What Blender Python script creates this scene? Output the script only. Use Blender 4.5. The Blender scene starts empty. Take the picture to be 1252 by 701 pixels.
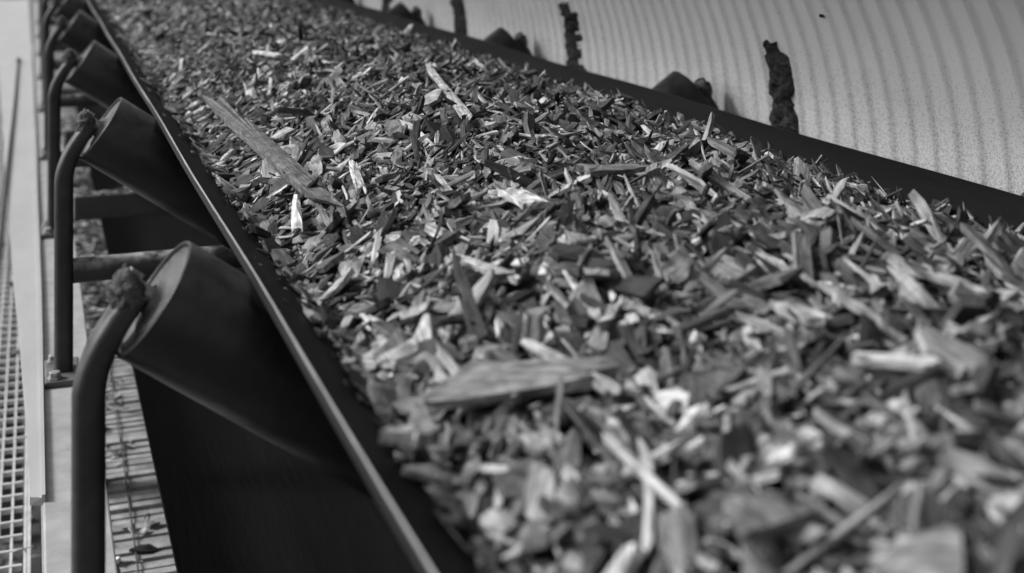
import bpy, math, random
import numpy as np
from mathutils import Vector, Matrix

random.seed(7)
RNG = np.random.default_rng(11)
S = bpy.context.scene
COL = S.collection

# ------------------------------------------------------------------ camera
IW, IH = 1252.0, 701.0
FPX = 1600.0                       # focal length in photograph pixels
VPX, VPY = 40.0, -110.0            # vanishing point of the belt direction
TH = math.atan((IW / 2 - VPX) / FPX)
H = 1.9                            # camera height above the ground
cam_d = bpy.data.cameras.new('camera')
cam = bpy.data.objects.new('camera', cam_d)
COL.objects.link(cam)
cam.location = (0, 0, H)
cam.rotation_euler = (math.radians(90), 0, -TH)
cam_d.sensor_width = 36.0
cam_d.sensor_fit = 'HORIZONTAL'
cam_d.lens = FPX / IW * 36.0
cam_d.shift_y = -(IH / 2 - VPY) / IW
cam_d.clip_start = 0.02
cam_d.clip_end = 4000
cam_d.dof.use_dof = True
cam_d.dof.focus_distance = 1.9
cam_d.dof.aperture_fstop = 4.0
S.camera = cam

# ------------------------------------------------------------------ world, sun, exposure
SUN_TO = Vector((-0.72, 0.26, 0.60)).normalized()
world = bpy.data.worlds.new('World')
S.world = world
world.use_nodes = True
wn, wl = world.node_tree.nodes, world.node_tree.links
wn.clear()
sky = wn.new('ShaderNodeTexSky')
sky.sky_type = 'NISHITA'
sky.sun_disc = False
sky.sun_elevation = math.asin(SUN_TO.z)
sky.sun_rotation = math.atan2(SUN_TO.x, SUN_TO.y)
sky.dust_density = 4.0
bw = wn.new('ShaderNodeHueSaturation')           # the photograph is black and white
bw.inputs['Saturation'].default_value = 0.0
bg = wn.new('ShaderNodeBackground')
bg.inputs['Strength'].default_value = 0.10
wo = wn.new('ShaderNodeOutputWorld')
wl.new(sky.outputs[0], bw.inputs['Color'])
wl.new(bw.outputs[0], bg.inputs['Color'])
wl.new(bg.outputs[0], wo.inputs['Surface'])
sun_d = bpy.data.lights.new('sun', 'SUN')
sun_d.energy = 2.2
sun_d.angle = math.radians(14)
sun = bpy.data.objects.new('sun', sun_d)
COL.objects.link(sun)
sun.location = (-6, -1, 8)
sun.rotation_euler = (-SUN_TO).to_track_quat('-Z', 'Y').to_euler()
S.view_settings.view_transform = 'Standard'
S.view_settings.look = 'None'
S.view_settings.gamma = 1.0
S.view_settings.exposure = 0.87
S.view_settings.use_curve_mapping = False

# ------------------------------------------------------------------ pixel -> world helpers
CT, ST = math.cos(TH), math.sin(TH)
def ray(px, py):
    u = (px - IW / 2) / FPX
    v = (py - VPY) / FPX
    return Vector((CT * u + ST, -ST * u + CT, -v))
def on_h(px, py, h):               # point of a horizontal plane h metres below the camera
    d = ray(px, py)
    t = h / -d.z
    return Vector((d.x * t, d.y * t, H - h))
def on_x(px, py, x):               # point of a plane parallel to the belt
    d = ray(px, py)
    t = x / d.x
    return Vector((x, d.y * t, H + d.z * t))

# ------------------------------------------------------------------ materials
def mat(name, col, rough=0.6, spec=0.4, metal=0.0, var=0.3, scale=8.0, bump=0.0, bscale=60.0,
        dust=0.0, dust_col=0.3, streak=None):
    m = bpy.data.materials.new(name)
    m.use_nodes = True
    n, l = m.node_tree.nodes, m.node_tree.links
    b = n['Principled BSDF']
    b.inputs['Roughness'].default_value = rough
    b.inputs['Specular IOR Level'].default_value = spec
    b.inputs['Metallic'].default_value = metal
    tc = n.new('ShaderNodeNewGeometry')
    mp = n.new('ShaderNodeMapping')
    l.new(tc.outputs['Position'], mp.inputs['Vector'])
    if streak:
        mp.inputs['Scale'].default_value = streak
    nz = n.new('ShaderNodeTexNoise')
    nz.inputs['Scale'].default_value = scale
    nz.inputs['Detail'].default_value = 8
    nz.inputs['Roughness'].default_value = 0.65
    l.new(mp.outputs[0], nz.inputs['Vector'])
    mr = n.new('ShaderNodeMapRange')
    mr.inputs['From Min'].default_value = 0.3
    mr.inputs['From Max'].default_value = 0.7
    mr.inputs['To Min'].default_value = col * (1 - var)
    mr.inputs['To Max'].default_value = col * (1 + var)
    l.new(nz.outputs['Fac'], mr.inputs['Value'])
    out = mr.outputs[0]
    if dust > 0:
        sp = n.new('ShaderNodeSeparateXYZ')
        l.new(tc.outputs['Normal'], sp.inputs[0])
        up = n.new('ShaderNodeMapRange')
        up.inputs['From Min'].default_value = 0.1
        up.inputs['From Max'].default_value = 0.95
        l.new(sp.outputs['Z'], up.inputs['Value'])
        dn = n.new('ShaderNodeTexNoise')
        dn.inputs['Scale'].default_value = 35
        dn.inputs['Detail'].default_value = 8
        l.new(tc.outputs['Position'], dn.inputs['Vector'])
        dr = n.new('ShaderNodeMapRange')
        dr.inputs['From Min'].default_value = 0.40
        dr.inputs['From Max'].default_value = 0.62
        l.new(dn.outputs['Fac'], dr.inputs['Value'])
        mu = n.new('ShaderNodeMath'); mu.operation = 'MULTIPLY'
        l.new(up.outputs[0], mu.inputs[0]); l.new(dr.outputs[0], mu.inputs[1])
        m2 = n.new('ShaderNodeMath'); m2.operation = 'MULTIPLY'
        l.new(mu.outputs[0], m2.inputs[0]); m2.inputs[1].default_value = dust
        mx = n.new('ShaderNodeMix'); mx.data_type = 'FLOAT'
        l.new(m2.outputs[0], mx.inputs[0])
        l.new(out, mx.inputs[2]); mx.inputs[3].default_value = dust_col
        out = mx.outputs[0]
    l.new(out, b.inputs['Base Color'])
    if bump > 0:
        bz = n.new('ShaderNodeTexNoise')
        bz.inputs['Scale'].default_value = bscale
        bz.inputs['Detail'].default_value = 6
        l.new(mp.outputs[0], bz.inputs['Vector'])
        bp = n.new('ShaderNodeBump')
        bp.inputs['Strength'].default_value = bump
        bp.inputs['Distance'].default_value = 0.01
        l.new(bz.outputs['Fac'], bp.inputs['Height'])
        l.new(bp.outputs[0], b.inputs['Normal'])
    return m

M = {}
M['rubber'] = mat('belt_rubber', 0.004, 0.6, 0.10, var=0.5, scale=14, bump=0.12, bscale=90, streak=(1, .12, 1))
M['rubber_edge'] = mat('worn_lit_belt_edge', 0.17, 0.8, 0.2, var=0.35, scale=22, bump=0.2, streak=(1, .25, 1))  # worn rubber, with the lit rim of the edge put into its paler grey
M['roller'] = mat('roller_shell', 0.009, 0.36, 0.22, var=0.45, scale=9, bump=0.08, bscale=60, dust=0.16, dust_col=0.12)
M['roller_end'] = mat('dusty_roller_end', 0.065, 0.7, 0.3, var=0.6, scale=30, bump=0.3, bscale=120)
M['steel'] = mat('dark_painted_steel', 0.030, 0.45, 0.25, var=0.4, scale=14, bump=0.1, bscale=70, dust=0.55, dust_col=0.22)
M['grey_steel'] = mat('grey_painted_steel', 0.075, 0.55, 0.35, var=0.3, scale=12, bump=0.08, dust=0.3, dust_col=0.2)
M['pipe'] = mat('dusty_tube', 0.03, 0.55, 0.35, var=0.4, scale=14, bump=0.15, bscale=90, dust=1.0, dust_col=0.32)
M['galv'] = mat('pale_painted_steel', 0.30, 0.5, 0.4, var=0.10, scale=7, bump=0.04, bscale=50, streak=(1.6, .5, 1))
M['flange'] = mat('scuffed_pale_steel', 0.27, 0.55, 0.35, var=0.22, scale=16, bump=0.08, bscale=60)
M['grate'] = mat('galvanised_grating', 0.42, 0.5, 0.4, var=0.2, scale=30)
M['deck'] = mat('pale_deck_slat', 0.26, 0.7, 0.3, var=0.5, scale=18, bump=0.2)
M['crust'] = mat('caked_dust', 0.065, 0.95, 0.1, var=0.7, scale=70, bump=0.9, bscale=170)
M['dark_crust'] = mat('dark_caked_dust', 0.045, 0.95, 0.1, var=0.8, scale=90, bump=0.9, bscale=170)
M['ground'] = mat('dusty_ground', 0.11, 0.95, 0.1, var=0.5, scale=3, bump=0.4, bscale=30)
M['cord'] = mat('dark_cord', 0.05, 0.7, 0.2)
M['bolt'] = mat('bolt_steel', 0.20, 0.5, 0.5, var=0.5, scale=60)

def chip_material():
    m = bpy.data.materials.new('wood')
    m.use_nodes = True
    n, l = m.node_tree.nodes, m.node_tree.links
    b = n['Principled BSDF']
    b.inputs['Roughness'].default_value = 0.78
    b.inputs['Specular IOR Level'].default_value = 0.25
    at = n.new('ShaderNodeAttribute'); at.attribute_name = 'tone'
    gr = n.new('ShaderNodeAttribute'); gr.attribute_name = 'grain'
    mp = n.new('ShaderNodeMapping')
    mp.inputs['Scale'].default_value = (28, 420, 300)
    l.new(gr.outputs['Vector'], mp.inputs['Vector'])
    nz = n.new('ShaderNodeTexNoise'); nz.inputs['Scale'].default_value = 1.0
    nz.inputs['Detail'].default_value = 5
    l.new(mp.outputs[0], nz.inputs['Vector'])
    mr = n.new('ShaderNodeMapRange')
    mr.inputs['From Min'].default_value = 0.3; mr.inputs['From Max'].default_value = 0.7
    mr.inputs['To Min'].default_value = 0.45; mr.inputs['To Max'].default_value = 1.35
    l.new(nz.outputs['Fac'], mr.inputs['Value'])
    mp2 = n.new('ShaderNodeMapping'); mp2.inputs['Scale'].default_value = (45, 70, 60)
    l.new(gr.outputs['Vector'], mp2.inputs['Vector'])
    n2 = n.new('ShaderNodeTexNoise'); n2.inputs['Scale'].default_value = 1.0; n2.inputs['Detail'].default_value = 3
    l.new(mp2.outputs[0], n2.inputs['Vector'])
    r2 = n.new('ShaderNodeMapRange')
    r2.inputs['From Min'].default_value = 0.32; r2.inputs['From Max'].default_value = 0.62
    r2.inputs['To Min'].default_value = 0.40; r2.inputs['To Max'].default_value = 1.1
    l.new(n2.outputs['Fac'], r2.inputs['Value'])
    a = n.new('ShaderNodeMath'); a.operation = 'MULTIPLY'
    l.new(mr.outputs[0], a.inputs[0]); l.new(r2.outputs[0], a.inputs[1])
    c = n.new('ShaderNodeMath'); c.operation = 'MULTIPLY'
    l.new(a.outputs[0], c.inputs[0]); l.new(at.outputs['Fac'], c.inputs[1])
    l.new(c.outputs[0], b.inputs['Base Color'])
    bp = n.new('ShaderNodeBump'); bp.inputs['Strength'].default_value = 0.5; bp.inputs['Distance'].default_value = 0.002
    l.new(nz.outputs['Fac'], bp.inputs['Height']); l.new(bp.outputs[0], b.inputs['Normal'])
    return m
M['wood'] = chip_material()

def hood_material():
    m = bpy.data.materials.new('galvanised_hood')
    m.use_nodes = True
    n, l = m.node_tree.nodes, m.node_tree.links
    b = n['Principled BSDF']
    b.inputs['Roughness'].default_value = 0.55
    b.inputs['Specular IOR Level'].default_value = 0.35
    g = n.new('ShaderNodeNewGeometry')
    base = n.new('ShaderNodeTexNoise'); base.inputs['Scale'].default_value = 5; base.inputs['Detail'].default_value = 6
    l.new(g.outputs['Position'], base.inputs['Vector'])
    br = n.new('ShaderNodeMapRange')
    br.inputs['From Min'].default_value = .3; br.inputs['From Max'].default_value = .7
    br.inputs['To Min'].default_value = .60; br.inputs['To Max'].default_value = .66
    l.new(base.outputs['Fac'], br.inputs['Value'])
    # splashed specks: denser close to the belt, where the load throws dust
    sp = n.new('ShaderNodeTexNoise'); sp.inputs['Scale'].default_value = 300; sp.inputs['Detail'].default_value = 2.5
    l.new(g.outputs['Position'], sp.inputs['Vector'])
    sx = n.new('ShaderNodeSeparateXYZ'); l.new(g.outputs['Position'], sx.inputs[0])
    hz = n.new('ShaderNodeMapRange')
    hz.inputs['From Min'].default_value = H - 0.46; hz.inputs['From Max'].default_value = H - 0.12
    hz.inputs['To Min'].default_value = 0.47; hz.inputs['To Max'].default_value = 0.70
    l.new(sx.outputs['Z'], hz.inputs['Value'])
    df = n.new('ShaderNodeMath'); df.operation = 'SUBTRACT'
    l.new(sp.outputs['Fac'], df.inputs[0]); l.new(hz.outputs[0], df.inputs[1])
    sm = n.new('ShaderNodeMapRange')
    sm.inputs['From Min'].default_value = 0.0; sm.inputs['From Max'].default_value = 0.06
    sm.inputs['To Min'].default_value = 1.0; sm.inputs['To Max'].default_value = 0.66
    l.new(df.outputs[0], sm.inputs['Value'])
    mu = n.new('ShaderNodeMath'); mu.operation = 'MULTIPLY'
    l.new(br.outputs[0], mu.inputs[0]); l.new(sm.outputs[0], mu.inputs[1])
    l.new(mu.outputs[0], b.inputs['Base Color'])
    return m
M['hood'] = hood_material()

# ------------------------------------------------------------------ mesh helpers
class MB:
    def __init__(s):
        s.v, s.f, s.sm = [], [], []
    def add(s, vs, fs, smooth=False):
        o = len(s.v)
        s.v += [tuple(p) for p in vs]
        s.f += [tuple(o + i for i in f) for f in fs]
        s.sm += [smooth] * len(fs)
    def box(s, x0, x1, y0, y1, z0, z1, bev=0.0):
        c = [(x0, y0, z0), (x1, y0, z0), (x1, y1, z0), (x0, y1, z0), (x0, y0, z1), (x1, y0, z1), (x1, y1, z1), (x0, y1, z1)]
        s.add(c, [(0, 3, 2, 1), (4, 5, 6, 7), (0, 1, 5, 4), (1, 2, 6, 5), (2, 3, 7, 6), (3, 0, 4, 7)])
    def lathe(s, a, d, prof, n=40, smooth=True):
        """prof: list of (t along axis, radius)"""
        a, d = Vector(a), Vector(d).normalized()
        e = d.orthogonal().normalized(); g = d.cross(e)
        vs = []
        for t, r in prof:
            for k in range(n):
                w = 2 * math.pi * k / n
                vs.append(a + d * t + (e * math.cos(w) + g * math.sin(w)) * r)
        fs = []
        for i in range(len(prof) - 1):
            for k in range(n):
                k2 = (k + 1) % n
                fs.append((i * n + k, i * n + k2, (i + 1) * n + k2, (i + 1) * n + k))
        s.add(vs, fs, smooth)
    def tube(s, pts, r, n=10):
        pts = [Vector(p) for p in pts]
        vs, fs = [], []
        for i, p in enumerate(pts):
            d = (pts[min(i + 1, len(pts) - 1)] - pts[max(i - 1, 0)]).normalized()
            e = d.cross(Vector((0, 0, 1)))
            e = e.normalized() if e.length > 1e-3 else Vector((1, 0, 0))
            g = d.cross(e)
            for k in range(n):
                w = 2 * math.pi * k / n
                vs.append(p + (e * math.cos(w) + g * math.sin(w)) * r)
        for i in range(len(pts) - 1):
            for k in range(n):
                k2 = (k + 1) % n
                fs.append((i * n + k, i * n + k2, (i + 1) * n + k2, (i + 1) * n + k))
        s.add(vs, fs, True)
        s.add(vs[:n], [tuple(range(n))]); s.add(vs[-n:], [tuple(reversed(range(n)))])
    def mesh(s, name, m):
        me = bpy.data.meshes.new(name)
        me.from_pydata(s.v, [], s.f)
        me.polygons.foreach_set('use_smooth', s.sm)
        if m: me.materials.append(M[m])
        me.update()
        return me
    def build(s, name, m, parent=None):
        return link(name, s.mesh(name, m), parent)

def link(name, me, parent=None, loc=None):
    o = bpy.data.objects.new(name, me)
    COL.objects.link(o)
    if parent: o.parent = parent
    if loc: o.location = loc
    return o
def tag(o, label, cat, group=None, kind=None):
    if label: o['label'] = label
    if cat: o['category'] = cat
    if group: o['group'] = group
    if kind: o['kind'] = kind
    return o
def empty(name, loc=(0, 0, 0)):
    o = bpy.data.objects.new(name, None)
    COL.objects.link(o); o.location = loc
    o.empty_display_size = 0.1
    return o
def copy_tree(o, parent=None):
    c = o.copy(); COL.objects.link(c); c.parent = parent
    for ch in list(o.children): copy_tree(ch, c)
    return c
def bevel(o, w=0.003, seg=2):
    b = o.modifiers.new('bevel', 'BEVEL'); b.width = w; b.segments = seg; b.limit_method = 'ANGLE'
    return o

def vnoise(x, y, seed=0):
    """cheap smooth value noise on numpy arrays"""
    x = np.asarray(x, float); y = np.asarray(y, float)
    xi, yi = np.floor(x).astype(int), np.floor(y).astype(int)
    xf, yf = x - xi, y - yi
    xf = xf * xf * (3 - 2 * xf); yf = yf * yf * (3 - 2 * yf)
    def hsh(a, b):
        k = (a * 374761393 + b * 668265263 + seed * 974711) & 0x7fffffff
        k = ((k ^ (k >> 13)) * 1274126177) & 0x7fffffff
        return ((k ^ (k >> 16)) & 0xffff) / 65535.0
    return (hsh(xi, yi) * (1 - xf) + hsh(xi + 1, yi) * xf) * (1 - yf) + (hsh(xi, yi + 1) * (1 - xf) + hsh(xi + 1, yi + 1) * xf) * yf

# ------------------------------------------------------------------ ground
g = MB(); g.add([(-600, -600, 0), (600, -600, 0), (600, 600, 0), (-600, 600, 0)], [(0, 1, 2, 3)])
tag(g.build('ground', 'ground'), None, None, kind='structure')

# ------------------------------------------------------------------ conveyor layout
XC = 0.737                       # centre line of the belt
BETA = math.radians(35)
CB, SB = math.cos(BETA), math.sin(BETA)
RR = 0.0665                      # roller radius
Y1, DY = 1.415, 1.14             # first idler, spacing
NID = 9
Y0B, Y1B = -0.6, 12.5            # ends of what is built of the belt
BE = Vector((0.217, 0.393))      # belt edge underside (x, h)

def belt_profile(off):
    """(x, h) of the trough offset upwards by off"""
    n = Vector((SB, -CB))        # up-normal in (x,h)
    e = BE + n * off
    L = 0.385
    b = e + Vector((CB, SB)) * L
    pts = [e + Vector((CB, SB)) * L * t for t in np.linspace(0, 0.86, 8)]
    # blend into the flat
    hb = BE.y + SB * L + 0.012 - off
    p0 = pts[-1]; p1 = b + Vector((0.01, 0.004)); p2 = Vector((b.x + 0.075, hb))
    for t in np.linspace(0.2, 1, 6):
        pts.append(p0 * (1 - t) ** 2 + p1 * 2 * t * (1 - t) + p2 * t * t)
    for x in np.linspace(p2.x, XC, 4)[1:]:
        pts.append(Vector((x, hb)))
    return pts
def full_profile(off):
    p = belt_profile(off)
    return p + [Vector((2 * XC - q.x, q.y)) for q in reversed(p[:-1])]
BT = 0.0085
top, bot = full_profile(BT), full_profile(0.0)
BTX = np.array([p.x for p in top]); BTH = np.array([p.y for p in top])
def belt_h(x): return np.interp(x, BTX, BTH)

belt = empty('conveyor_belt', (XC, 0, 0.8))
tag(belt, 'black rubber conveyor belt troughed under its load of wood chips', 'conveyor belt')
def in_parent(o, p):             # keep world coordinates under an empty
    o.parent = p
    o.location = -Vector(p.location)
    return o
ys = np.linspace(Y0B, Y1B, 90)
def sag(y):                      # belt dips slightly between idlers
    return 0.004 * math.sin(math.pi * ((y - Y1) / DY)) ** 2
m = MB()
for prof, flip in ((top, False), (bot, True)):
    vs = [(p.x, y, H - p.y - sag(y)) for y in ys for p in prof]
    k = len(prof)
    fs = []
    for i in range(len(ys) - 1):
        for j in range(k - 1):
            q = (i * k + j, i * k + j + 1, (i + 1) * k + j + 1, (i + 1) * k + j)
            fs.append(q if not flip else q[::-1])
    m.add(vs, fs, True)
nt = len(top)
for a_, b_, sgn_ in ((top[0], bot[0], 1), (top[-1], bot[-1], -1)):
    vs = []
    for y in ys: vs += [(a_.x, y, H - a_.y - sag(y)), (b_.x, y, H - b_.y - sag(y))]
    m.add(vs, [(2 * i, 2 * i + 1, 2 * i + 3, 2 * i + 2) for i in range(len(ys) - 1)])
in_parent(m.build('carrying_run', 'rubber'), belt)
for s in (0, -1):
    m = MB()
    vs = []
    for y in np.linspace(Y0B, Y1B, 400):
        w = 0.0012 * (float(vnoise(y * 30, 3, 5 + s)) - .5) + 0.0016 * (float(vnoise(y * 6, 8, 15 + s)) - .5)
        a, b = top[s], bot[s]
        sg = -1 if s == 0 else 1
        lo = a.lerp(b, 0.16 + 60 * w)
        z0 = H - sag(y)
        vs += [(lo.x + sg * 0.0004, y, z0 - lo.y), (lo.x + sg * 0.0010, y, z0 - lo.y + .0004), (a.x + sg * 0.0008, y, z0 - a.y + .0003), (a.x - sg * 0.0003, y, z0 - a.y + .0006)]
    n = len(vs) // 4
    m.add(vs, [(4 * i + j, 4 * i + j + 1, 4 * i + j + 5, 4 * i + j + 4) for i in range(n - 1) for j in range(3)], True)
    e = in_parent(m.build('worn_lit_edge', 'rubber_edge'), belt)  # thin pale strip along the upper edge face: painted rim light over wear
    e['label'] = 'worn cut edge of the black belt, its lit rim painted pale'
m = MB()
hr = 1.05
m.box(BE.x, 2 * XC - BE.x, Y0B, Y1B, H - hr - 0.012, H - hr)
in_parent(m.build('return_run', 'rubber'), belt)

# ------------------------------------------------------------------ idlers
def roller_parts(root, a, d, length, mirror=False):
    """a: outer end centre, d: direction inwards"""
    a, d = Vector(a), Vector(d).normalized()
    m = MB()
    m.lathe(a, d, [(0.004, RR - 0.006), (0.0, RR - 0.004), (0.0, RR - 0.0012), (0.0015, RR), (length - 0.0015, RR), (length, RR - 0.0015), (length, RR - .005)], 64)
    r = m.build('roller', 'roller', root)
    for t, s in ((0, 1), (length, -1)):
        m = MB()
        o = a + d * t
        m.lathe(o, d * s, [(0.0035, RR - 0.0055), (0.006, RR - 0.010), (0.007, 0.040), (0.004, 0.037), (0.002, 0.024), (0.002, 0.020), (-0.004, 0.0185), (-0.004, 0.012)], 48)
        m.build('end_disc', 'roller_end', r)
        m = MB()
        m.lathe(o, d * s, [(0.01, 0.011), (-0.034, 0.011), (-0.036, 0.009), (-0.036, 0.0)], 6, False)
        m.build('shaft', 'bolt', r)
    return r

def sweep_bar(path, w, dep, n=20, e=4.0):
    """rounded bar swept along (x,z) path in the plane y = 0; w in plane, dep along y"""
    m = MB()
    P = [Vector(p) for p in path]
    vs = []
    for i, p in enumerate(P):
        t = (P[min(i + 1, len(P) - 1)] - P[max(i - 1, 0)]).normalized()
        nrm = Vector((-t.y, t.x))
        for k in range(n):
            a = 2 * math.pi * (k + .5) / n
            c, s_ = math.cos(a), math.sin(a)
            q = math.copysign(abs(c) ** (2 / e), c) * w / 2 * (1 - .26 * max(0, i - 4) / (len(P) - 5))
            yy = math.copysign(abs(s_) ** (2 / e), s_) * dep / 2
            vs.append((p.x + nrm.x * q, yy, p.y + nrm.y * q))
    fs = []
    for i in range(len(P) - 1):
        for k in range(n):
            k2 = (k + 1) % n
            fs.append((i * n + k, (i + 1) * n + k, (i + 1) * n + k2, i * n + k2))
    m.add(vs, fs, True)
    m.add(vs[:n], [tuple(range(n))]); m.add(vs[-n:], [tuple(reversed(range(n)))])
    return m

def lump(name, c, r, m_, parent, seed, sx=1, sy=1, sz=1, rough=.45, sub=4):
    import bmesh
    bm = bmesh.new()
    bmesh.ops.create_icosphere(bm, subdivisions=sub, radius=1)
    for v in bm.verts:
        p = v.co
        k = 1 + rough * (float(vnoise(p.x * 2.3 + 9, p.y * 2.3 + p.z * 3.1 + 5, seed)) - .5) + rough * .5 * (float(vnoise(p.x * 6 + p.z * 5, p.y * 6.5 - p.z * 3, seed + 3)) - .5)
        k += rough * .25 * (float(vnoise(p.x * 15 + p.z * 11, p.y * 14 - p.z * 9, seed + 5)) - .5)
        v.co = Vector((p.x * sx, p.y * sy, p.z * sz)) * r * k + Vector(c)
    me = bpy.data.meshes.new(name); bm.to_mesh(me); bm.free()
    for p in me.polygons: p.use_smooth = True
    me.materials.append(M[m_])
    return link(name, me, parent)

HS = 0.86                         # stringer top, below camera
FOOTX = 0.050
def make_idler(cross):
    """local frame: origin on the stringer top at the belt centre, x across, z up"""
    root = empty('idler_frame', (0, 0, 0))
    def L(x, h): return Vector((x - XC, 0, HS - h))
    d = Vector((CB, 0, -SB))
    for s in (1, -1):
        a = L(0.118, 0.4055); a.x *= s
        dd = Vector((d.x * s, 0, d.z))
        roller_parts(root, a, dd, 0.462)
        # bent bracket: upright then leaning in to the shaft end
        P0, P1, P2, P3 = Vector((0.0535, 0.848)), Vector((0.0540, 0.508)), Vector((0.054, 0.475)), Vector((0.103, 0.397))
        path = [P0, P0.lerp(P1, .33), P0.lerp(P1, .66)]
        for t in np.linspace(0, 1, 14):
            q = P1 * (1 - t) ** 2 + Vector((0.0525, 0.458)) * 2 * t * (1 - t) + P3 * t * t
            path.append(q)
        pts = [(s * (q.x - XC), HS - q.y) for q in path]
        b = sweep_bar(pts if s == 1 else pts, 0.0335, 0.044).build('bracket', 'steel', root)
        m = MB(); m.lathe(L(0.097, 0.3925) * 1.0 if s == 1 else Vector((-L(0.097, 0).x, 0, HS - 0.3925)), dd, [(-0.012, 0.0), (-0.012, 0.019), (0.002, 0.019), (0.002, 0.011)], 6, False)
        m.build('shaft_nut', 'bolt', root)
        c = L(0.092, 0.398); c.x *= s
        lump('caked_dust', c, 0.028, 'crust', root, 31 + s, 0.66, 0.9, 0.95, .34)
        m = MB(); x = FOOTX - XC
        m.box(x - 0.030, x + 0.032, -0.065, 0.065, 0.0, 0.012)
        f = m.build('foot_plate', 'grey_steel', root)
        if s == -1: f.location.x = -2 * x
        bevel(f)
        for yy in (-0.048, 0.048):
            m = MB()
            m.lathe((x - 0.012, yy, 0.012), (0, 0, 1), [(0, 0.014), (0.003, 0.014), (0.003, 0.0105), (0.012, 0.0105), (0.013, 0.009), (0.013, 0.0)], 6, False)
            bo = m.build('bolt', 'bolt', f)
    # centre roller with its two hangers and the cross tube
    cz = HS - (BE.y + SB * .385 + 0.012 + RR)
    roller_parts(root, (-0.195, 0, cz), (1, 0, 0), 0.39)
    if cross:
        m = MB(); m.tube([(0.07 - XC, 0, HS - 0.668), (XC - 0.07, 0, HS - 0.668)], 0.023, 20)
        m.build('cross_tube', 'pipe', root)
        for s in (-1, 1):
            m = MB(); m.box(s * 0.222 - 0.006, s * 0.222 + 0.006, -0.02, 0.02, HS - 0.668, cz + 0.02)
            m.build('hanger', 'steel', root)
    else:
        for s in (-1, 1):
            m = MB(); m.box(s * 0.222 - 0.006, s * 0.222 + 0.006, -0.02, 0.02, -0.10, cz + 0.02)
            m.build('hanger', 'steel', root)
        m = MB(); m.box(0.11 - XC, XC - 0.11, -0.03, 0.03, -0.16, -0.10)
        m.build('cross_beam', 'steel', root)
    return root

idl_labels = ['nearest idler frame with large dark roller under the left belt edge',
 'second idler frame from the camera, its dark roller above a dusty cross tube',
 'third idler frame along the belt, dark roller held by a bent bracket',
 'fourth idler frame along the belt, small dark roller near the top left',
 'fifth idler frame along the belt, cut by the top of the picture',
 'sixth idler frame along the belt, its foot far up the pale stringer',
 'seventh idler frame along the belt, far up the stringer',
 'eighth idler frame along the belt, small and far away',
 'farthest idler frame along the belt']
proto_a = make_idler(False)
proto_b = make_idler(True)
for i in range(NID):
    o = proto_a if i == 0 else (proto_b if i == 1 else copy_tree(proto_b))
    o.location = (XC, Y1 + i * DY, H - HS)
    tag(o, idl_labels[i], 'idler', 'idler frames under the belt')

# ------------------------------------------------------------------ stringers, legs, cross beams, cover plate
def stringer(x0, x1, label, sgn):
    root = empty('stringer_beam', ((x0 + x1) / 2, 0, H - HS - .2))
    m = MB(); m.box(x0, x1, Y0B, 13.0, H - HS - 0.012, H - HS)
    bevel(in_parent(m.build('top_flange', 'flange'), root))
    m = MB(); xw = x1 - 0.012 if sgn > 0 else x0 + 0.004
    m.box(xw, xw + 0.008, Y0B, 13.0, H - HS - 0.19, H - HS - 0.012)
    in_parent(m.build('web', 'grey_steel'), root)
    m = MB(); m.box(x0, x1, Y0B, 13.0, H - HS - 0.202, H - HS - 0.19)
    in_parent(m.build('bottom_flange', 'flange'), root)
    tag(root, label, 'beam', 'stringer beams under the idlers')
    return root
stringer(0.014, 0.104, 'pale steel stringer beam with the left idler feet bolted on it', 1)
stringer(2 * XC - 0.104, 2 * XC - 0.014, 'stringer beam carrying the right idler feet behind the belt', -1)

# cover plate beside the stringer, wider towards the far end
HP = 0.853
left_px = [(36.5, 608), (36, 580), (33, 530), (29, 480), (23.5, 410), (17, 350), (9, 250), (2, 130), (-4, 60), (-14, 0)]
right_px = [(55.5, 608), (55, 580), (54, 530), (53, 480), (52, 410), (50.5, 350), (46.5, 250), (42, 130), (38.5, 60), (35, 0)]
m = MB(); vs = []
for (a, b) in zip(left_px, right_px):
    p, q = on_h(a[0], a[1], HP), on_h(b[0], b[1], HP)
    lip = 0.0045 + 0.0030 * (p.y - 1.9)
    vs += [(p.x, p.y, p.z), (p.x, p.y, p.z - 0.012), (q.x - lip, q.y, q.z), (q.x - lip, q.y, q.z + 0.004), (q.x, q.y, q.z + 0.004), (q.x, q.y, q.z - 0.012)]
k = len(left_px)
fs = []
for i in range(k - 1):
    o, e = i * 6, i * 6 + 6
    fs += [(o + 1, o, e, e + 1), (o, o + 2, e + 2, e), (o + 2, o + 3, e + 3, e + 2), (o + 3, o + 4, e + 4, e + 3), (o + 4, o + 5, e + 5, e + 4), (o + 5, o + 1, e + 1, e + 5)]
fs += [(0, 1, 5, 4, 3, 2), tuple(reversed([(k - 1) * 6 + j for j in (0, 1, 5, 4, 3, 2)]))]
m.add(vs, fs)
plate = m.build('cover_plate', 'galv')
tag(plate, 'long pale steel cover plate between the walkway grating and the stringer', 'plate')
CPY0 = on_h(45, 608, HP).y

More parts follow.
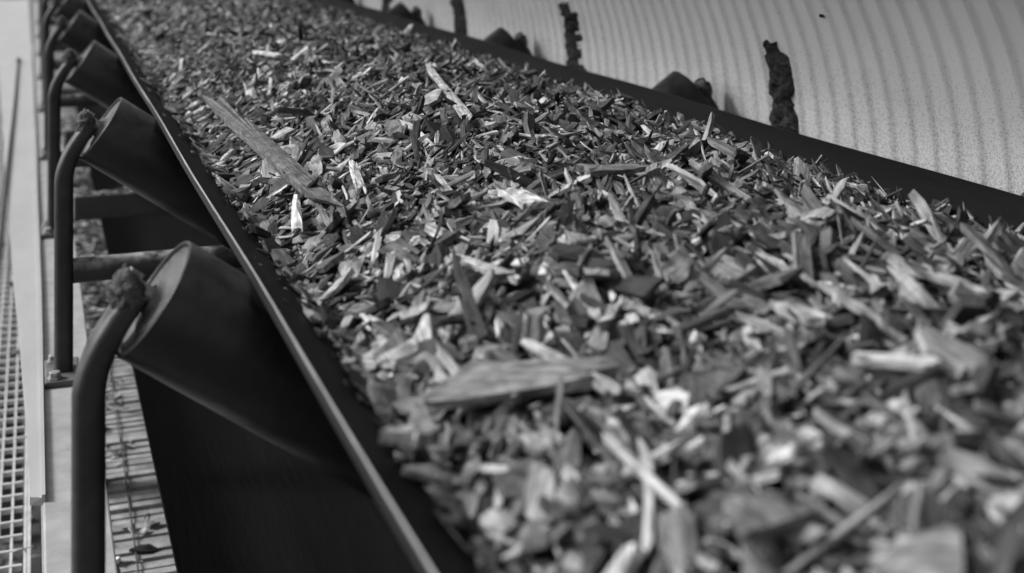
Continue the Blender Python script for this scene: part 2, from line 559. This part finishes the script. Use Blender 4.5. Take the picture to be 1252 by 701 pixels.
def crossb(y, h0, h1, m_, label, dep=0.06):
    m = MB(); m.box(0.1065, 2 * XC - 0.1065, y - dep / 2, y + dep / 2, H - h1, H - h0)
    o = bevel(m.build('cross_beam', m_), .004)
    return tag(o, label, 'beam', 'cross beams between the stringers')
yb = on_h(120, 236, 0.79).y
crossb(yb, 0.79, 0.857, 'grey_steel', 'flat grey cross beam below the second roller from the camera')
crossb(yb + DY * 1.0, 0.79, 0.857, 'grey_steel', 'flat grey cross beam below the third roller')
crossb(yb + DY * 2.0, 0.79, 0.857, 'grey_steel', 'flat grey cross beam below the fourth roller')
crossb(yb + DY * 4, 0.79, 0.857, 'grey_steel', 'farthest flat grey cross beam under the belt')
ny = 0
for y in (-0.3, 3.1, 6.4, 9.6, 12.6):
    for x, wd in ((0.059, 'left'), (2 * XC - 0.059, 'right')):
        m = MB(); m.box(x - 0.04, x + 0.04, y - 0.04, y + 0.04, 0.012, H - HS - 0.202)
        root = empty('support_leg', (x, y, 0))
        o = m.build('post', 'grey_steel'); in_parent(o, root)
        m = MB(); m.box(x - 0.09, x + 0.09, y - 0.09, y + 0.09, 0.0, 0.012)
        o = m.build('base_plate', 'grey_steel'); in_parent(o, root)
        tag(root, '%s grey steel leg under the %s stringer beam' % (['nearest', 'second', 'third', 'fourth', 'farthest'][ny], wd), 'leg', 'legs under the stringers')
    ny += 1

# ------------------------------------------------------------------ walkway grating on the left
HG = 1.30
wg = empty('walkway_grating', (-0.3, 4, H - HG))
tag(wg, 'pale open steel walkway grating along the left of the cover plate', 'grating')
PX, PY = 0.0262, 0.067
m = MB(); m.box(-0.0026, 0.0026, 0.0, 12.5, -0.022, 0.0); bar_me = m.mesh('bearing_bar', 'grate')
for i in range(26):
    link('bearing_bar', bar_me, wg, (0.285 - PX * i, -3.0, 0.0))
m = MB(); m.box(-0.33, 0.28, -0.0040, 0.0040, -0.010, 0.0012); cb_me = m.mesh('cross_bar', 'grate')
for i in range(180):
    link('cross_bar', cb_me, wg, (0, -2.7 + PY * i, 0.0))
m = MB(); m.box(0.289, 0.296, -3.0, 9.5, -0.05, 0.003); m.build('edge_bar', 'grate', wg)
m = MB(); m.box(-0.39, -0.383, -3.0, 9.5, -0.05, 0.003); m.build('edge_bar', 'grate', wg)
for i in range(8):
    m = MB(); m.box(-1.0, -0.01, 1.2 + i * 1.5, 1.26 + i * 1.5, H - HG - 0.12, H - HG - 0.051)
    br = empty('walkway_bearer', (-0.5, 1.23 + i * 1.5, 0))
    in_parent(m.build('beam', 'grey_steel'), br)
    for x in (-0.95, -0.06):
        m = MB(); m.box(x - 0.03, x + 0.03, 1.205 + i * 1.5, 1.255 + i * 1.5, 0, H - HG - 0.12)
        in_parent(m.build('leg', 'grey_steel'), br)
    tag(br, ['nearest', 'second', 'third', 'fourth', 'fifth', 'sixth', 'seventh', 'farthest'][i] + ' grey bearer on two legs below the walkway grating', 'beam', 'bearers below the walkway')

# slatted deck under the conveyor
dk = empty('slatted_deck', (0.2, 3, H - HG))
tag(dk, 'pale slatted floor littered with chips between the idler posts and the return belt', 'floor')
m = MB(); m.box(-0.15, 0.55, -0.0115, 0.0115, -0.016, 0.0); sl_me = m.mesh('slat', 'deck')
nsl = 235
for i in range(nsl):
    o = link('slat', sl_me, dk, (0.0, -1.6 + 0.034 * i, random.uniform(-.003, .003)))
    o.rotation_euler = (random.uniform(-.06, .06), random.uniform(-.003, .003), random.uniform(-.004, .004))
for x in (-0.13, 0.20, 0.5):
    m = MB(); m.box(x - 0.02, x + 0.02, -1.7, 6.6, -0.10, -0.032); m.build('joist', 'grey_steel', dk)
m = MB(); m.tube([(-0.02 , -1.6, 0.006), (0.0, 0.2, 0.006), (0.01, 2.6, 0.006)], 0.0018, 6); m.build('wire', 'cord', dk)
for i in range(6):
    y = 1.5 + i * 1.5
    m = MB(); root = empty('deck_support', (0.2, y, 0))
    m.box(0.06, 0.73, y - 0.03, y + 0.03, H - HG - 0.17, H - HG - 0.101); in_parent(m.build('beam', 'grey_steel'), root)
    for x in (0.12, 0.66):
        m = MB(); m.box(x - 0.03, x + 0.03, y - 0.025, y + 0.025, 0, H - HG - 0.17); in_parent(m.build('leg', 'grey_steel'), root)
    tag(root, ['nearest', 'second', 'third', 'fourth', 'fifth', 'farthest'][i] + ' grey two-legged support below the slatted floor', 'support', 'supports below the slatted floor')

# pull cord lying over the plate
m = MB()
cp = [(22.5, 74), (20.5, 95), (18, 125), (12, 180), (7, 225), (2, 275), (-3, 330), (-10, 400)]
pts = [on_h(a, b, HP - 0.006) for a, b in cp]
m.tube(pts, 0.0055, 8)
m.lathe(pts[0] + Vector((0, -0.05, -0.0)), (0, 1, 0), [(0, 0.0), (0.0, .012), (0.10, .012), (0.10, 0.0)], 10)
tag(m.build('pull_cord', 'cord'), 'thin dark pull cord lying along the pale cover plate', 'cord')

# ------------------------------------------------------------------ corrugated hood on the far side
hood = empty('conveyor_hood', (1.43, 5, H - HS))
tag(hood, 'curved corrugated pale metal hood rising behind the belt', 'hood')
HRx, HHC, HR = XC, 0.47, 0.70
PITCH = 0.0585
def hood_sec():
    s = [(HRx + HR, HS - 0.012), (HRx + HR, 0.7), (HRx + HR, 0.56)]
    for a in np.linspace(0, math.radians(101), 32):
        s.append((HRx + HR * math.cos(a), HHC - HR * math.sin(a)))
    return s
sec = hood_sec()
nrm = []
for i in range(len(sec)):
    a, b = sec[max(i - 1, 0)], sec[min(i + 1, len(sec) - 1)]
    t = Vector((b[0] - a[0], b[1] - a[1])).normalized()
    nrm.append(Vector((-t.y, t.x)))
per = 12
shape = []
for k in range(per):
    f = k / per
    # flat pans with narrow rounded grooves between them
    g_ = min(f, 1 - f) / 0.13
    shape.append(-0.0085 * max(0.0, 1 - g_) + 0.0022 * math.sin(math.pi * f))
yy = np.arange(-0.8, 13.0, PITCH / per)
vs = np.zeros((len(yy), len(sec), 3))
for j, (p, n) in enumerate(zip(sec, nrm)):
    dsp = np.array([shape[i % per] for i in range(len(yy))]) + 0.0015 * (vnoise(yy * 3, np.full(len(yy), j * .35), 3) - .5)
    vs[:, j, 0] = p[0] + (-n.x) * dsp * (-1 if n.x > 0 else 1)
    vs[:, j, 1] = yy
    vs[:, j, 2] = H - (p[1] + abs(n.y) * dsp * -1)
k = len(sec)
fs = [(i * k + j, i * k + j + 1, (i + 1) * k + j + 1, (i + 1) * k + j) for i in range(len(yy) - 1) for j in range(k - 1)]
m = MB(); m.add(vs.reshape(-1, 3).tolist(), fs, True)
in_parent(m.build('corrugated_sheet', 'hood'), hood)
m = MB(); q = sec[-1]
m.tube([(q[0], -0.8, H - q[1]), (q[0], 13.0, H - q[1])], 0.014, 10)
in_parent(m.build('edge_tube', 'galv'), hood)
m = MB(); m.box(HRx + HR - 0.03, HRx + HR + 0.03, -0.8, 13.0, H - HS - 0.0, H - HS + 0.012)
in_parent(m.build('foot_angle', 'grey_steel'), hood)

# dark crusts of caked dust climbing the hood
crusts = [((957, 172), 52, 11, 'tall dark crust of caked dust on the hood, nearest the right edge'),
          ((703, 95), 4, 9, 'tall dark crust of caked dust on the hood, second from the right'),
          ((562, 46), -30, 8, 'dark crust of caked dust on the hood, third from the right'),
          ((473, 18), -40, 7, 'dark crust of caked dust on the hood, fourth from the right, near the top edge')]
for ci, ((px, py), ytop, wpx, lab) in enumerate(crusts):
    p = on_x(px, py, HRx + HR - 0.01)
    dist = p.y * CT + p.x * ST
    hgt = 0.0
    # find the height whose projection reaches ytop
    hh0 = H - p.z
    best = 0.3
    for h in np.linspace(hh0, 0.02, 120):
        x = HRx + HR if h > HHC else HRx + math.sqrt(max(HR ** 2 - (HHC - h) ** 2, 0))
        v = FPX * h / (x * ST + p.y * CT) + VPY
        if v <= ytop: best = h; break
    else: best = 0.05
    import bmesh
    m = MB(); NV, NU = 46, 11
    half = wpx * dist / FPX * 2.6
    vs = []
    for i in range(NV):
        t = i / (NV - 1)
        h = hh0 + 0.10 + (best - hh0 - 0.10) * t
        a = math.asin(max(min((HHC - h) / HR, 1), 0)) if h < HHC else 0
        cx, ch = HRx + HR * math.cos(a), h
        nx, nz = -math.cos(a), -math.sin(a)
        w = half * (1.25 - .55 * t ** 2.2) * (1 + .7 * (float(vnoise(t * 13, ci * 7, 8)) - .5) + .4 * (float(vnoise(t * 31, ci * 5, 9)) - .5))
        if t < .30: w *= 1.25
        if t > .93: w *= .45
        cy = p.y + half * .5 * (float(vnoise(t * 7, ci, 4)) - .5)
        for j in range(NU):
            s = -1 + 2 * j / (NU - 1)
            thick = (1 - abs(s) ** 4) * (0.016 + 0.016 * float(vnoise(t * 20 + ci * 9, s * 4, 2)) + .009 * float(vnoise(t * 50, s * 9 + ci * 3, 6))) - 0.009
            wv = w * (1 + .25 * (float(vnoise(t * 40, j + ci * 11, 12)) - .5))
            vs.append((cx + nx * thick, cy + s * wv, H - ch + nz * thick))
    fs = [(i * NU + j, i * NU + j + 1, (i + 1) * NU + j + 1, (i + 1) * NU + j) for i in range(NV - 1) for j in range(NU - 1)]
    m.add(vs, fs, False)
    tag(m.build('dust_crust', 'dark_crust'), lab, 'dust crust', 'dust crusts on the hood')

p = on_x(994, 20, HRx + HR - 0.075)
x_ = HRx + math.sqrt(HR ** 2 - (HHC - (H - p.z)) ** 2)
sp_ = lump('dust_speck', (0, 0, 0), 0.007, 'dark_crust', None, 5, .5, 1.3, .5, .5, 2)
sp_.location = (x_ - .001, p.y, p.z)
tag(sp_, 'tiny dark speck of dirt stuck high on the pale hood', 'dirt speck')
# ------------------------------------------------------------------ wood chips
CX0, CX1 = 0.286, 1.172
def heap_h(x, y):
    """surface of the load, metres below the camera"""
    x = np.asarray(x, float); y = np.asarray(y, float)
    mid, hw = (CX0 + CX1) / 2, (CX1 - CX0) / 2
    s = np.clip(1 - ((x - mid) / hw) ** 2, 0, 1)
    base = np.interp(x, [CX0, CX1], [belt_h(CX0), belt_h(CX1)])
    bump = 0.030 * (vnoise(x * 5, y * 5, 1) - .5) + 0.022 * (vnoise(x * 14, y * 14, 2) - .5)
    h = base - 0.092 * s ** 0.8 - bump * np.sqrt(s) + 0.002
    out = (x < CX0) | (x > CX1)
    return np.where(out, belt_h(x), np.minimum(h, belt_h(x)))
def heap_hit(px, py, up=0.0):
    d = ray(px, py)
    for t in np.arange(0.4, 9, 0.004):
        x, y, h = d.x * t, d.y * t, -d.z * t
        if h >= float(heap_h(x, y)) - up: return x, y
    return x, y

def gen_chips(n, K, L, W, T, tone, pos, yaw, tilt, roll, bend, rng, under=True, slope=None):
    """arrays of chips -> verts, tris, tone, grain.  Outline of K points, long axis = local x."""
    a = (np.arange(K) + 0.5)[None, :] / K * 2 * np.pi + rng.uniform(-.28, .28, (n, K)) * (6.0 / K)
    r = rng.uniform(0.70, 1.12, (n, K))
    c, s = np.cos(a), np.sin(a)
    ex = 0.40
    ox = np.sign(c) * np.abs(c) ** ex * r * L[:, None] / 2
    oy = np.sign(s) * np.abs(s) ** 0.5 * (0.45 + .55 * r) * W[:, None] / 2
    # oblique ends and tapering
    sk = rng.uniform(-.8, .8, n)[:, None]
    ox = ox + oy * sk
    tp = rng.uniform(-.5, .5, n)[:, None]
    oy = oy * (1 + tp * ox / (L[:, None] / 2 + 1e-6))
    cz = bend[:, None] * (ox ** 2) / (L[:, None])
    tz = cz + T[:, None] / 2 * rng.uniform(.5, 1.3, (n, K))
    bz = cz - T[:, None] / 2
    ctr = np.stack([rng.uniform(-.15, .15, n) * L, rng.uniform(-.2, .2, n) * W, T * rng.uniform(.5, 1.0, n)], 1)[:, None, :]
    topv = np.stack([ox, oy, tz], 2)
    botv = np.stack([ox * rng.uniform(.86, 1.06, (n, K)), oy * rng.uniform(.8, 1.05, (n, K)), bz], 2)
    loc = np.concatenate([topv, botv, ctr] + ([np.stack([ctr[:, 0, 0], ctr[:, 0, 1], -T * .5], 1)[:, None, :]] if under else []), 1)
    grain = loc + rng.uniform(0, 40, (n, 1, 3))
    cy, sy = np.cos(yaw), np.sin(yaw); ct, st = np.cos(tilt), np.sin(tilt); cr, sr = np.cos(roll), np.sin(roll)
    x, y, z = loc[..., 0], loc[..., 1], loc[..., 2]
    y, z = y * cr[:, None] - z * sr[:, None], y * sr[:, None] + z * cr[:, None]
    x, z = x * ct[:, None] - z * st[:, None], x * st[:, None] + z * ct[:, None]
    x, y = x * cy[:, None] - y * sy[:, None], x * sy[:, None] + y * cy[:, None]
    if slope is not None: z = z + x * slope[0][:, None] + y * slope[1][:, None]
    V = np.stack([x, y, z], 2) + pos[:, None, :]
    nv = V.shape[1]
    tri = []
    for k in range(K):
        k2 = (k + 1) % K
        tri += [(2 * K, k, k2), (k, K + k, k2), (k2, K + k, K + k2)]
        if under: tri += [(2 * K + 1, K + k2, K + k)]
    tri = np.array(tri)
    F = (tri[None] + (np.arange(n) * nv)[:, None, None]).reshape(-1, 3)
    tn = np.repeat(tone[:, None], nv, 1) * rng.uniform(.85, 1.15, (n, nv))
    return V.reshape(-1, 3), F, tn.reshape(-1), grain.reshape(-1, 3)

def mesh_np(name, V, F, tone, grain):
    me = bpy.data.meshes.new(name)
    me.vertices.add(len(V)); me.vertices.foreach_set('co', V.astype(np.float32).ravel())
    me.loops.add(len(F) * 3); me.loops.foreach_set('vertex_index', F.astype(np.int32).ravel())
    me.polygons.add(len(F))
    me.polygons.foreach_set('loop_start', np.arange(0, len(F) * 3, 3, dtype=np.int32))
    me.update(calc_edges=True)
    me.polygons.foreach_set('use_smooth', np.zeros(len(F), dtype=bool))
    a = me.attributes.new('tone', 'FLOAT', 'POINT'); a.data.foreach_set('value', tone.astype(np.float32))
    a = me.attributes.new('grain', 'FLOAT_VECTOR', 'POINT'); a.data.foreach_set('vector', grain.astype(np.float32).ravel())
    me.materials.append(M['wood'])
    return me

def chip_params(n, rng, big=1.0):
    u = rng.random(n)
    spl = u < .46; bark = (u > .46) & (u < .56); fine = u > .78
    L = np.where(spl, rng.lognormal(math.log(.042), .40, n), np.where(bark, rng.lognormal(math.log(.026), .35, n), np.where(fine, rng.lognormal(math.log(.013), .3, n), rng.lognormal(math.log(.029), .38, n))))
    asp = np.where(spl, rng.uniform(.05, .17, n), np.where(bark, rng.uniform(.4, .85, n), rng.uniform(.25, .6, n)))
    L = np.clip(L, .007, .13) * big
    W = np.clip(L * asp, .0020, .032 * big)
    T = np.clip(W * rng.uniform(.18, .5, n), .0012, .008)
    pale = rng.random(n) < .45
    tone = np.where(pale, rng.lognormal(math.log(.27), .33, n), rng.lognormal(math.log(.062), .5, n))
    tone = np.where(bark, tone * .45, tone)
    return L, W, T, np.clip(tone, .012, .46)

def yaw_for(n, y, rng):
    """near the camera most pieces lie along the belt, farther up they lie anyhow"""
    w = np.clip(1.25 - y * .45, .12, .75)
    along = rng.normal(math.pi / 2, .38, n)
    return np.where(rng.random(n) < w, along, rng.uniform(0, 2 * np.pi, n))

Vs, Fs, Ts, Gs, off = [], [], [], [], 0
def push(r):
    global off
    V, F, t, gq = r
    Vs.append(V); Fs.append(F + off); Ts.append(t); Gs.append(gq); off += len(V)

# compact core of the load below the loose top layer
gx = np.linspace(CX0 - .02, CX1 + .02, 60); gy = np.arange(-0.55, 12.4, .025)
GX, GY = np.meshgrid(gx, gy)
hz = np.minimum(heap_h(GX, GY) + 0.014, belt_h(GX) - .0015) + 0.006 * (vnoise(GX * 60, GY * 60, 9) - .5)
edge = (GX <= CX0) | (GX >= CX1)
hz = np.where(edge, belt_h(GX) + 0.004, hz)
cv = np.stack([GX, GY, H - hz], 2).reshape(-1, 3)
k = len(gx)
ii, jj = np.meshgrid(np.arange(len(gy) - 1), np.arange(k - 1), indexing='ij')
q0 = (ii * k + jj).ravel()
cf = np.concatenate([np.stack([q0, q0 + 1, q0 + k + 1], 1), np.stack([q0, q0 + k + 1, q0 + k], 1)])
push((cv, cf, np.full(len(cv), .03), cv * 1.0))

def zone(n, y0, y1, K, big, under):
    rng = RNG
    y = rng.uniform(y0, y1, n)
    x = CX0 + (CX1 - CX0) * (rng.random(n) * 1.03 - .015)
    L, W, T, tone = chip_params(n, rng, big)
    lay = rng.random(n)
    edge = np.minimum(x - CX0, CX1 - x)
    L = np.where(edge < .045, np.minimum(L, .045), L)
    h = heap_h(x, y) + .013 - lay * .024
    h = np.minimum(h, belt_h(x) - T - .001)
    e = .012
    gxs = np.clip((heap_h(x + e, y) - heap_h(x - e, y)) / (2 * e), -.75, .75)
    gys = np.clip((heap_h(x, y + e) - heap_h(x, y - e)) / (2 * e), -.6, .6)
    flat = np.clip(edge / .06, .55, 1)
    tilt = rng.normal(0, .33, n) * flat
    roll = rng.normal(0, .40, n) * flat
    h = h - np.clip(np.abs(np.sin(tilt)) * L * .25, 0, .012)
    pos = np.stack([x, y, H - h], 1)
    push(gen_chips(n, K, L, W, T, tone, pos, yaw_for(n, y, rng), tilt, roll, rng.normal(0, .2, n), rng, under, (-gxs, -gys)))
zone(19000, -0.4, 1.2, 7, 1.18, True)
zone(25000, 1.2, 2.4, 7, .90, True)
zone(31000, 2.4, 4.2, 5, .86, False)
zone(31000, 4.2, 6.8, 5, .92, False)
zone(12000, 6.8, 12.3, 5, 1.5, False)
# stray crumbs on the belt margins
n = 700
y = RNG.uniform(.3, 8, n); sd = RNG.random(n) < .7
x = np.where(sd, CX0 - np.abs(RNG.normal(0, .018, n)), CX1 + np.abs(RNG.normal(0, .015, n)))
x = np.clip(x, .236, 2 * XC - .236)
L, W, T, tone = chip_params(n, RNG, .42)
side = np.where(x < XC, 1, -1)
push(gen_chips(n, 6, L, W, T, tone * .6, np.stack([x, y, H - belt_h(x) + T * .4], 1), RNG.normal(math.pi / 2, .35, n), RNG.normal(0, .1, n), side * BETA * 0 + RNG.normal(0, .2, n), RNG.normal(0, .2, n), RNG, True, (-side * .7, np.zeros(n))))
heap = link('wood_chip_load', mesh_np('wood_chip_load', np.concatenate(Vs), np.concatenate(Fs), np.concatenate(Ts), np.concatenate(Gs)))
tag(heap, 'dense heap of shredded wood chips filling the trough of the belt', 'wood chips', kind='stuff')

# litter fallen on deck, grating, plate, tube and beams
Vs, Fs, Ts, Gs, off = [], [], [], [], 0
def litter(n, x0, x1, y0, y1, h, big=.8, tone_k=1.0, th=.004):
    x = RNG.uniform(x0, x1, n); y = RNG.uniform(y0, y1, n)
    L, W, T, tone = chip_params(n, RNG, big)
    push(gen_chips(n, 6, L, W, T, np.clip(tone * tone_k, .02, .65), np.stack([x, y, np.full(n, H - h) + T * .5 + RNG.random(n) * th], 1), RNG.uniform(0, 6.28, n), RNG.normal(0, .12, n), RNG.normal(0, .15, n), RNG.normal(0, .3, n), RNG, True))
litter(160, .05, .24, 1.4, 4.0, HG, 1.1, 1.4)
litter(2600, .02, .30, 4.0, 8.5, HG, 1.2, 1.7, .035)
litter(350, -.75, -.0, 1.3, 6, HG - .002, .6, 1.3, .002)
litter(2500, -.85, 0.1, 1.3, 7, H, 1.1, 2.0, .01)
for i in range(4):
    litter(90, .12, .45, yb + DY * i - .03, yb + DY * i + .03, .79, .5, 1.0, .004)
floor_litter = link('fallen_chips', mesh_np('fallen_chips', np.concatenate(Vs), np.concatenate(Fs), np.concatenate(Ts), np.concatenate(Gs)))
tag(floor_litter, 'small wood chips scattered over the slatted floor and walkway grating', 'wood chips', kind='stuff')

# the 300 chips that show largest: each an object of its own
def one_chip(name, x, y, L, W, T, tone, yaw, tilt, roll, bend, lift, K=11):
    rng = RNG
    A = lambda v: np.array([v], float)
    V, F, t, gq = gen_chips(1, K, A(L), A(W), A(T), A(tone), np.zeros((1, 3)), A(0), A(0), A(0), A(bend), rng, True)
    o = link(name, mesh_np(name, V, F, t, gq))
    R_ = Matrix.Rotation(yaw, 4, 'Z') @ Matrix.Rotation(-tilt, 4, 'Y') @ Matrix.Rotation(roll, 4, 'X')
    hh = float(heap_h(x, y)) - lift
    o.matrix_world = Matrix.Translation((x, y, H - hh)) @ R_
    return o

specials = [
 # px, py, length, width, thick, tone, px2, py2 (direction), lift, label
 ((262, 124), (398, 248), .034, .012, .115, 'long grey split stick lying along the left side of the heap', 'wood_stick'),
 ((522, 86), (577, 160), .015, .007, .36, 'slender pale stick lying on the far middle of the heap', 'wood_stick'),
 ((545, 478), (748, 462), .060, .010, .19, 'largest broad flat chip in the blurred foreground', 'wood_chip'),
 ((1048, 442), (1146, 446), .014, .006, .46, 'brightest slender chip lying across the right of the heap', 'wood_chip'),
 ((556, 316), (632, 342), .014, .006, .42, 'pale cream slender chip in the centre of the heap', 'wood_chip'),
 ((362, 243), (363, 284), .013, .007, .50, 'short pale peg standing just below the end of the long grey stick', 'wood_chip'),
 ((712, 208), (786, 206), .030, .008, .20, 'broad mid-grey flat chip right of the heap centre', 'wood_chip'),
 ((742, 540), (838, 634), .007, .004, .36, 'long thin pale splinter slanting in the near foreground', 'wood_splinter'),
 ((640, 420), (752, 478), .011, .005, .30, 'pale splinter lying over the largest broad chip', 'wood_splinter'),
 ((486, 536), (530, 534), .022, .010, .42, 'rounded pale chip at the left foot of the heap by the belt', 'wood_chip'),
 ((620, 236), (656, 252), .026, .008, .48, 'bright pale block-like chip below the pale stick', 'wood_chip'),
 ((950, 372), (996, 392), .020, .008, .30, 'pale flat chip right of the middle of the heap', 'wood_chip'),
 ((1108, 326), (1200, 360), .016, .006, .26, 'long flat grey chip near the right side of the heap', 'wood_chip'),
 ((430, 200), (442, 236), .014, .006, .42, 'pale chip standing right of the long grey stick', 'wood_chip'),
 ((310, 64), (340, 68), .016, .006, .48, 'small pale flat chip near the far left of the heap', 'wood_chip'),
 ((480, 166), (492, 150), .040, .010, .16, 'dull leaf-shaped broad chip in the far middle of the heap', 'wood_chip'),
 ((1075, 690), (1180, 686), .050, .010, .20, 'broad grey chip cut by the bottom right of the picture', 'wood_chip'),
 ((900, 610), (960, 650), .045, .010, .14, 'broad dull chip in the lower right foreground', 'wood_chip'),
]
taken = []
for (a, b, W, T, tone, lab, nm) in specials:
    xa, ya = heap_hit(a[0], a[1], .026); xb, yb_ = heap_hit(b[0], b[1], .026)
    cx, cy = (xa + xb) / 2, (ya + yb_) / 2
    L = math.hypot(xb - xa, yb_ - ya) * 1.08
    yaw = math.atan2(yb_ - ya, xb - xa)
    ha, hb = float(heap_h(xa, ya)), float(heap_h(xb, yb_))
    hm = float(heap_h(cx, cy))
    tilt = math.atan2(ha - hb, L)
    o = one_chip(nm, cx, cy, L, W, T, tone, yaw, tilt, 0.10, 0.0, .026 + max(0, hm - (ha + hb) / 2), K=17)
    tag(o, lab, nm.replace('_', ' '))
    taken.append((cx, cy, L))
# pieces standing up against the far side
for (px, py, L, W, lean, tone, lab) in [
    (862, 190, .075, .020, .35, .24, 'grey pointed chip standing upright near the far belt edge'),
    (644, 92, .040, .014, .1, .36, 'small pale block standing upright near the far belt edge')]:
    x, y = heap_hit(px, py)
    o = one_chip('wood_chip', x, y, L, W, .006, tone, -.35, math.pi / 2 - lean, .1, 0, L * .30, K=13)
    tag(o, lab, 'wood chip')

zones_lab = [(0.45, 'in the near foreground'), (1.2, 'in the middle of the load'), (2.1, 'farther up the belt'), (9, '')]
N_CHIP = 280
cnt = 0; tries = 0; bulk = []
placed = []
while cnt < N_CHIP and tries < 40000:
    tries += 1
    px, py = random.uniform(130, 1250), random.uniform(60, 700)
    # favour the foreground
    if random.random() > (py / 700) ** .7: continue
    d = ray(px, py)
    x, y = None, None
    tt = np.arange(.5, 6, .01)
    hx = heap_h(d.x * tt, d.y * tt)
    hit = np.nonzero(-d.z * tt >= hx)[0]
    if len(hit) == 0: continue
    t = tt[hit[0]]; x, y = d.x * t, d.y * t
    if x < CX0 + .03 or x > CX1 - .03: continue
    mind = .040 if y < 1.3 else .055
    if any((x - a) ** 2 + (y - b) ** 2 < (mind) ** 2 for a, b in placed): continue
    if any((x - a) ** 2 + (y - b) ** 2 < (c * .42) ** 2 for a, b, c in taken): continue
    placed.append((x, y))
    u = random.random()
    if u < .40:
        L, asp, kind = random.lognormvariate(math.log(.060), .35), random.uniform(.06, .15), 'wood_splinter'
    elif u < .55:
        L, asp, kind = random.lognormvariate(math.log(.038), .25), random.uniform(.5, .8), 'bark_piece'
    else:
        L, asp, kind = random.lognormvariate(math.log(.046), .30), random.uniform(.2, .42), 'wood_chip'
    L = min(max(L * .9, .026), .10); W = min(L * asp, .028); T = min(max(W * random.uniform(.2, .4), .002), .007)
    tone = min(random.lognormvariate(math.log(.23 if random.random() < .45 else .10), .35), .40)
    if kind == 'bark_piece': tone = min(tone * .5, .12)
    yaw = float(yaw_for(1, np.array([y]), RNG)[0])
    # lie on the slope of the heap
    e = .02
    gxh = (float(heap_h(x + e, y)) - float(heap_h(x - e, y))) / (2 * e)
    gyh = (float(heap_h(x, y + e)) - float(heap_h(x, y - e))) / (2 * e)
    slope = -(gxh * math.cos(yaw) + gyh * math.sin(yaw))
    o = one_chip(kind, x, y, L, W, T, tone, yaw, math.atan(slope) * .7 + random.gauss(0, .16), random.gauss(0, .30), random.gauss(0, .3), .011)
    toneword = 'pale' if tone > .18 else ('mid-grey' if tone > .11 else 'dark')
    kw = {'wood_splinter': 'wood splinter', 'bark_piece': 'bark piece', 'wood_chip': 'flat chip'}[kind]
    size = 'large' if L > .062 else ('medium' if L > .044 else 'small')
    where = ['nearest foreground', 'near foreground', 'middle of the load', 'farther up the belt', 'far up the belt'][sum(y > q for q in (.72, .95, 1.35, 1.9))]
    side = ['left flank', 'left of crest', 'on crest', 'far flank'][sum(x > q for q in (.47, .65, .85))]
    ang = abs(((yaw + math.pi / 2) % math.pi) - math.pi / 2)
    lie = 'lying lengthwise' if ang > 1.1 else ('lying crosswise' if ang < .45 else 'lying askew')
    bulk.append((px, '%s %s %s %s, %s, %s' % (size, toneword, kw, lie, side, where), o, kind))
    cnt += 1
by = {}
for b_ in sorted(bulk, key=lambda q: q[0]): by.setdefault(b_[1], []).append(b_)
ORD = ['leftmost', 'second from left', 'third from left', 'fourth from left', 'fifth from left', 'sixth from left', 'seventh from left']
for lab, lst in by.items():
    for r_, (_, _, o, kind) in enumerate(lst):
        l2 = lab if len(lst) == 1 else lab + ', ' + (ORD[min(r_, 6)] if r_ < len(lst) - 1 else 'rightmost')
        tag(o, l2, kind.replace('_', ' '), 'loose pieces on top of the load')
print('longest label', max(len(o['label'].split()) for _, _, o, _ in bulk))
print('chips', cnt, 'tris', len(heap.data.polygons))
